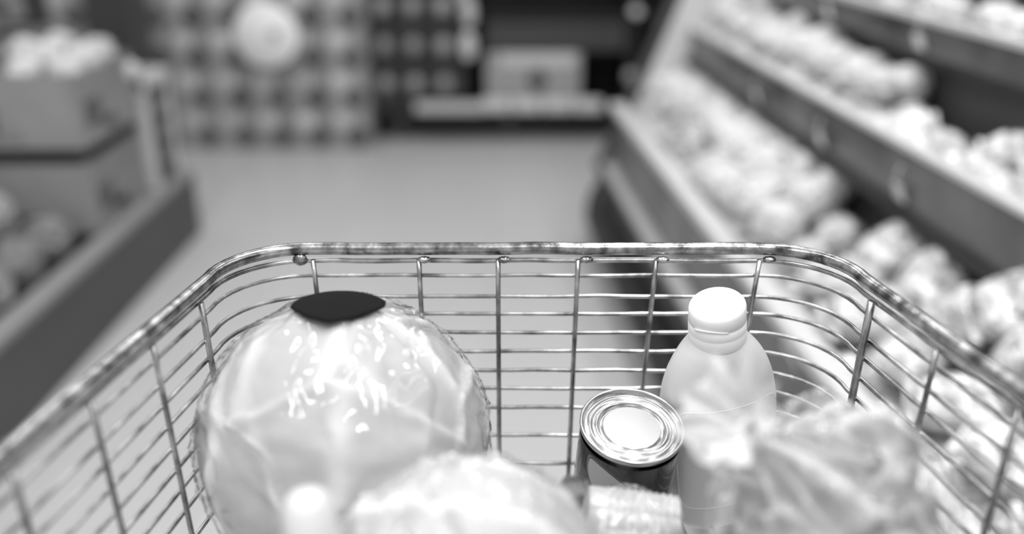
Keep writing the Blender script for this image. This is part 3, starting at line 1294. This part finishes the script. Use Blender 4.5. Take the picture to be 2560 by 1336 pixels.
# ---------------------------------------------------------------- back: stacked multipacks
def multipack(loc, W, Hh, mats, label, group, proto=[{}]):
    key = (W, Hh, mats)
    if key not in proto[0]:
        e = empty('bottle_pack', loc)
        D = .24
        b = MB()
        b.box(-W / 2 + .002, W / 2 - .002, 0, D, 0, Hh - .003)
        b.build('carton', M[mats[0]], e, False, .006)
        b = MB()
        vs, fs = ico(2, lambda d: Vector((-W * .22 + d.x * W * .27, d.y * .010, Hh * .72 + d.z * Hh * .22)))
        b.add(vs, fs)
        b.build('light_emblem', M[mats[1]], e, True)
        b = MB()
        vs, fs = ico(2, lambda d: Vector((W * .16 + d.x * W * .30, d.y * .007, Hh * .34 + d.z * Hh * .31)))
        b.add(vs, fs)
        b.build('dark_picture', M[mats[2]], e, True)
        proto[0][key] = e
        r = e
    else:
        r = dup(proto[0][key], loc)
    tag(r, label, 'pack', group)
    return r


for row in range(5):
    for col in range(8):
        x = -.80 - .187 * col
        multipack((x, 4.5, .003 + .195 * row), .186, .194, ('mp_body', 'mp_light', 'mp_dark'),
                  'grey printed drinks pack in the far stack, %s layer up, %s from its right end' % (ORD[row], ORD[col]), 'grey printed packs stacked at the back')
for row in range(5):
    for col in range(3):
        x = -.61 + .150 * col
        multipack((x, 4.66, .165 + .19 * row), .148, .188, ('mq_body', 'mq_light', 'mq_dark'),
                  'dark printed pack on the dark rack, %s layer up, %s from the left' % (ORD[row], ORD[col]), 'dark printed packs on the rack')
# round sign
b = MB()
c = at_y(665, 88, 4.36)
b.lathe([(.0005, -.006), (.148, -.006), (.150, -.003), (.150, .003), (.148, .006), (.0005, .006)], 48, lambda v: Vector((v.x, v.z, v.y * 1.0)))
se = empty('round_sign', c)
b.build('disc', M['sign'], se, True)
b = MB()
b.lathe([(.0005, 0), (.026, 0), (.026, .004), (.0005, .004)], 24, lambda v: Vector((v.x + .04, v.z - .010, v.y)))
b.build('printed_spot', M['sign_grey'], se)
b = MB()
b.tube([(0, .008, 0), (0, .02, 0), (0, .14, -.02)], .006, 8)
b.build('bracket', M['sign_grey'], se, True)
tag(se, 'large round white sign fixed in front of the far stack of packs', 'sign')

# dark rack
rack = empty('shelf_rack', (.2, 4.9, 0))
f = lambda v: v - Vector((.2, 4.9, 0))
tag(rack, 'black shelf rack at the far end of the aisle', 'shelf')
b = MB()
b.box(-.70, 1.9, 4.78, 5.15, 0, .150, f)
b.build('plinth', M['black'], rack)
b = MB()
b.box(-.70, 1.9, 4.66, 5.15, .150, .164, f)
b.build('bottom_shelf', M['black'], rack)
b = MB()
b.box(-.70, 1.9, 5.15, 5.18, 0, 2.0, f)
b.build('back_panel', M['black'], rack)
for z in (.615, .98, 1.4):
    b = MB()
    b.box(-.14, 1.9, 4.68, 5.15, z, z + .03, f)
    b.build('shelf', M['black'], rack)
for x in (-.72, .60, 1.9):
    b = MB()
    b.box(x - .02, x + .02, 4.70, 5.15, 0, 2.0, f)
    b.build('upright', M['black'], rack)
for x in (-.66, -.1):
    b = MB()
    b.box(x + .06, x + .11, 4.70, 4.779, 0, .149, f)
    b.build('foot', M['charcoal'], rack)
for k in range(4):
    e = empty('white_tray', (-.38 + .2 * k, 4.64, .133) if False else (-.06 + .155 * k - .02, 4.60, .165))
    b = MB()
    b.box(-.074, .074, 0, .05, 0, .065)
    b.build('tray_body', M['rail'], e, False, .01)
    tag(e, 'low white tray on the bottom shelf of the rack, %s from the left' % ORD[k], 'tray', 'white trays on the bottom shelf')
b = MB()
b.box(-.49, -.15, 4.58, 4.645, .165, .215)
o = b.build('white_board', M['mp_light'], None, False, .008)
tag(o, 'pale long low carton before the dark packs on the bottom shelf', 'carton')
e = empty('product_carton', (.10, 4.67, .165))
b = MB()
b.box(-.235, .25, 0, .3, 0, .285)
b.build('carton', M['mp_body'], e, False, .01)
b = MB()
b.box(-.16, .22, -.004, 0, .22, .29)
b.build('light_panel', M['mp_light'], e)
b = MB()
vs, fs = ico(2, lambda d: Vector((.03 + d.x * .05, d.y * .006, .15 + d.z * .07)))
b.add(vs, fs)
b.build('dark_figure', M['mp_dark'], e, True)
tag(e, 'grey carton with a dark figure standing on the rack behind the white trays', 'carton')
b = MB()
b.box(-.135, .57, 4.70, 5.0, .455, .60)
o = b.build('dark_crate', M['charcoal'], None, False, .01)
tag(o, 'dark grey crate under the rack shelf, above the grey carton', 'crate')
for k, (u, v, s) in enumerate([(1172, 30, .045), (1170, 115, .045), (1590, 30, .030), (1577, 190, .032), (1155, -40, .05)]):
    p = at_y(u, v, 4.60 if u < 1300 else 4.688)
    if u > 1300:
        pe = potato('round_tag', p, (s, .012, s), k, M['mq_light'] if k == 3 else M['mp_light'],
                    ['', '', 'round pale shelf tag on the rack upright, upper', 'round grey shelf tag on the rack upright, lower'][k], 'tag')
    else:
        pe = potato('hanging_packet', p, (s * .8, .02, s * 1.6), k, M['mp_light'], 'pale packet hanging at the right edge of the dark packs, %s' % ['middle', 'lowest', '', '', 'topmost'][k], 'packet')

# ---------------------------------------------------------------- right: tiered produce case
def cx(off, y):
    return .372 + off + .07 * (2.9 - y)


case = empty('produce_case', (1.0, 1.6, 0))
tag(case, 'long tiered produce case with dark rails along the right of the aisle', 'display case')
cb = lambda v: Vector((cx(v.x, v.y), v.y, v.z)) - Vector((1.0, 1.6, 0))
YN, YF = -.4, 3.22


def cbox(name, x0, x1, y0, y1, z0, z1, m, bevel=0, part=case):
    b = MB()
    b.box(x0, x1, y0, y1, z0, z1, cb)
    return b.build(name, M[m], part, False, bevel)


cbox('plinth', -.03, .9, YN, YF, 0, .27, 'black')
cbox('front_panel', .015, .05, YN, YF, .30, .495, 'rail_dark')
cbox('base_trim', -.02, .03, YN, YF, .27, .30, 'rail')
cbox('front_rail', -.005, .045, YN, YF, .495, .52, 'rail', .004)
b = MB()
b.box(.05, .31, YN, YF - .01, .30, .40, lambda v: cb(Vector((v.x, v.y, v.z + (.11 if v.x > .2 and v.z > .35 else 0)))))
b.build('tub_floor', M['charcoal'], case)
b = MB()
pts = [(cx(-.055, y), y, .13) for y in (YN, .5, 1.5, 2.5, 3.1)]
for k in range(1, 9):
    a = k * PI / 2 / 8
    pts.append((cx(-.055, 3.1) + .14 * (1 - math.cos(a)), 3.1 + .17 * math.sin(a), .13 + .10 * math.sin(a)))
b.tube([Vector(p) - Vector((1.0, 1.6, 0)) for p in pts], .042, 16)
b.build('bumper', M['black'], case, True)
# end panel with a sloping front edge
vs = []
prof = [(-.05, 0), (-.03, .27), (-.008, .31), (.115, .62), (.26, 1.0), (.42, 1.4), (.95, 1.4), (.95, 0)]
for y in (YF + .001, YF + .04):
    for (x, z) in prof:
        vs.append(Vector((cx(x, y), y, z)) - Vector((1.0, 1.6, 0)))
n = len(prof)
fs = [tuple(range(n)), tuple(reversed(range(n, 2 * n)))] + [(i, i + n, (i + 1) % n + n, (i + 1) % n) for i in range(n)]
mesh_obj('end_panel', vs, fs, M['rail_dark'], case, False)
vs2 = [Vector((cx(x + .012, YF - .002), y, z)) - Vector((1.0, 1.6, 0)) for y in (YF - .006, YF - .001) for (x, z) in prof[2:]]
n = len(prof) - 2
fs = [tuple(range(n)), tuple(reversed(range(n, 2 * n)))] + [(i, i + n, (i + 1) % n + n, (i + 1) % n) for i in range(n)]
mesh_obj('end_liner', vs2, fs, M['rail'], case, False)
b = MB()
b.tube([Vector((cx(x, YF + .02) - .004, YF + .02, z)) - Vector((1.0, 1.6, 0)) for (x, z) in prof[1:6]], .022, 10)
b.build('end_trim', M['charcoal'], case, True)
# tier 2
cbox('tier_step', .31, .9, YN, YF, .40, .68, 'charcoal')
cbox('tier_deck', .29, .9, YN, YF, .68, .70, 'charcoal')
cbox('shelf_rail', .262, .30, YN, YF, .655, .775, 'rail_dark', .003)
cbox('rail_strip', .258, .285, YN, YF, .775, .785, 'rail')
cbox('rail_lip', .250, .262, YN, YF, .655, .675, 'black')
# tier 3
cbox('tier_step', .50, .9, YN, YF, .70, .90, 'charcoal')
cbox('tier_deck', .47, .9, YN, YF, .90, .915, 'charcoal')
cbox('shelf_rail', .445, .475, YN, YF, .89, .955, 'rail_dark', .003)
cbox('rail_strip', .440, .465, YN, YF, .955, .968, 'rail')
# tier 4
cbox('tier_step', .66, .9, YN, YF, .915, 1.05, 'charcoal')
cbox('shelf_rail', .63, .66, YN, YF, 1.03, 1.07, 'rail_dark')
cbox('rail_strip', .625, .65, YN, YF, 1.07, 1.08, 'rail')
cbox('back_panel', .90, .94, YN, YF, 0, 2.0, 'charcoal')
# canopy with lamp
cbox('canopy', .35, .94, YN, YF, 2.0, 2.06, 'rail_dark')
for y in (.1, 1.3, 2.5):
    d = bpy.data.lights.new('case_tube', 'AREA')
    d.shape = 'RECTANGLE'
    d.size = .12
    d.size_y = 1.1
    d.energy = 6
    lo = bpy.data.objects.new('case_tube', d)
    C.objects.link(lo)
    lo.location = (cx(.55, y), y, 1.98)
    lo.rotation_euler = (0, R(-14), 0)

# tags on the rails
tg = []
for k, y in enumerate((1.2, 1.62, 2.0, 2.45)):
    tg.append((.252, y, .70, 'middle'))
for k, y in enumerate((1.05, 1.5, 2.0, 2.5)):
    tg.append((.435, y, .915, 'upper'))
for k, (off, y, z, nm) in enumerate(tg):
    e = empty('price_tag', (cx(off, y), y, z), (0, R(-18), 0))
    b = MB()
    b.box(-.002, 0, -.022, .022, -.016, .016)
    b.build('card', M['price'], e)
    b = MB()
    b.tube([(-.001, 0, .015), (.004, 0, .04), (.012, 0, .05)], .002, 6)
    b.build('clip', M['clip'], e, True)
    tag(e, 'small white price tag on the %s rail of the case, %s from the near end' % (nm, ORD[k % 4]), 'price tag', 'price tags on the case rails')


# salad bags
def bag_proto(seed, sx, sy, sz):
    def fn(d, u=0, v=0):
        ex = 2.6
        f = (abs(d.x) ** ex + abs(d.y) ** ex) ** (1 / ex)
        f = 1 / max(.45, f ** .6) if f > 0 else 1
        q = Vector((d.x * 2, d.y * 2, d.z * 2)) + Vector((seed * 5, 0, 0))
        n = noise.noise(q)
        r1 = (1 - abs(noise.noise(q * 2.1)) * 2)
        r2 = (1 - abs(noise.noise(q * 4.3)) * 2)
        k = 1 + .22 * n + .16 * max(0, r1) ** 2 + .09 * max(0, r2) ** 2
        return Vector((d.x * sx * f * (1 + .05 * n), d.y * sy * f * (1 + .05 * r1), d.z * sz * k))
    vs, fs = ico(5, fn)
    o = mesh_obj('salad_bag', vs, fs, M['pack'])
    for s in (-1, 1):
        v2, f2 = [], []
        for i in range(25):
            x = (i / 24 * 2 - 1) * sx * .82
            for j in range(4):
                v2.append(Vector((x, s * (sy * .92 + j * .006), .004 * math.sin(i * 1.9) * j / 3 + .002 * math.sin(i * .6))))
        for i in range(24):
            for j in range(3):
                a = i * 4 + j
                f2.append((a, a + 1, a + 5, a + 4))
        q = mesh_obj('crimped_seal', v2, f2, M['seal'], o)
        md = q.modifiers.new('solid', 'SOLIDIFY')
        md.thickness = .001
    return o


bags = [bag_proto(k + 1, .075, .10, .038) for k in range(5)]
used = [False] * 5


def place_bag(k, loc, rot, s, label, group):
    k = k % 5
    if not used[k]:
        used[k] = True
        o = bags[k]
        o.location = loc
        o.rotation_euler = rot
        o.scale = (s, s, s)
    else:
        o = dup(bags[k], loc, rot, (s, s, s))
    return tag(o, label, 'salad bag', group)


rs = random.Random(21)


n = 0
rown = ['front', 'middle', 'back']
tubz = lambda o: .40 + .11 * (o - .05) / .26
for j in range(11):
    y = .30 + .125 * j
    for i in range(3):
        off = .095 + .085 * i
        z = tubz(off) + .052
        place_bag(n, (cx(off, y), y, z), (R(rs.uniform(-14, 14)), R(-24 + rs.uniform(-8, 8)), R(90 + rs.uniform(-20, 20))), rs.uniform(.66, .78),
                  'crinkled shiny salad bag in the low tub, %s row, %s from near end' % (rown[i], ORD[j]), 'salad bags in the low tub')
        n += 1
for j in range(9):
    y = .38 + .145 * j
    for i in range(2):
        off = .125 + .11 * i
        place_bag(n, (cx(off, y + .03 * i), y + .03 * i, tubz(off) + .125), (R(rs.uniform(-25, 25)), R(rs.uniform(-35, -8)), R(rs.uniform(40, 140))), rs.uniform(.66, .78),
                  'shiny salad bag on top in the low tub, %s row, %s from near end' % (['front', 'back'][i], ORD[j]), 'salad bags in the low tub')
        n += 1
for j in range(6):
    y = .50 + .14 * j
    place_bag(n, (cx(.25, y), y, tubz(.25) + .175), (R(rs.uniform(-20, 20)), R(rs.uniform(-50, -30)), R(rs.uniform(60, 120))), rs.uniform(.68, .78),
              'shiny salad bag heaped highest at the back of the low tub, %s from near end' % ORD[j], 'salad bags in the low tub')
    n += 1
# far part of the tub: loose pale vegetables
items = []
for lay in range(3):
    for j in range(14):
        y = 1.78 + .103 * j + .04 * lay
        for i in range(3):
            if (i > 0 and y < 1.86) or (i == 2 and y < 1.98):
                continue
            if lay == 2 and (i < 2 or j % 2):
                continue
            r = rs.uniform(.042, .060)
            off = .10 + .08 * i
            items.append([off + rs.uniform(-.01, .01), y + rs.uniform(-.02, .02), tubz(off) + r + .085 * lay, r, tubz, .09, .27])
for j in range(6):
    items.append([.11, 1.5 + .085 * j, .50, .045, tubz, .09, .13])
relax(items, 40, True)
items.sort(key=lambda q: q[1])
pw = place_words(items, (.15, .22), lambda x: tubz(x) + .10)
for k, q in enumerate(items):
    head(k % 4, 'veg', 'pale_vegetable', (cx(q[0], q[1]), q[1], q[2]), q[3] * 1.0,
         'pale vegetable in the low tub, %s from near end' % pw[k], 'vegetable', 'loose pale vegetables in the low tub')
# tier 2
for j in range(9):
    y = .75 + .138 * j
    for i in range(2):
        off = .355 + .075 * i
        if i == 1 and 1.6 < y < 1.87:
            continue
        place_bag(n, (cx(off, y), y, .755 + .03 * i), (R(rs.uniform(-15, 15)), R(rs.uniform(-40, -20)), R(90 + rs.uniform(-25, 25))), rs.uniform(.58, .66),
                  'shiny bag of leaves on the middle tier, %s row, %s from near end' % (['front', 'back'][i], ORD[j]), 'bags on the middle tier')
        n += 1
items = []
flat = lambda o: .70
for j in range(13):
    y = 1.98 + .10 * j
    for i in range(2):
        r = rs.uniform(.040, .055)
        items.append([.345 + .09 * i, y + rs.uniform(-.02, .02), .705 + r, r, flat, .335, .455])
        items.append([.36 + .08 * i, y + .04 + rs.uniform(-.02, .02), .80 + r, r, flat, .335, .455])
relax(items)
items.sort(key=lambda q: q[1])
pw = place_words(items, (.39,), lambda x: .79)
for k, q in enumerate(items):
    head(k % 4, 'veg', 'pale_vegetable', (cx(q[0], q[1]), q[1], q[2]), q[3] * 1.0,
         'pale vegetable on the middle tier, %s from near end' % pw[k].replace('middle row', 'back row'), 'vegetable', 'loose pale vegetables on the middle tier')
# tier 3
for j in range(20):
    y = .85 + .12 * j
    off = .52 + .03 * (j % 2)
    head(j % 4, 'veg', 'pale_vegetable', (cx(off, y), y, .963), rs.uniform(.042, .048),
         'pale vegetable on the upper tier, %s from the near end' % ORD[j], 'vegetable', 'pale vegetables on the upper tier')
for j in range(12):
    y = 1.1 + .18 * j
    head((j + 1) % 4, 'veg', 'pale_vegetable', (cx(.73, y), y, 1.103), .050,
         'pale vegetable on the topmost tier, %s from the near end' % ORD[j], 'vegetable', 'pale vegetables on the topmost tier')
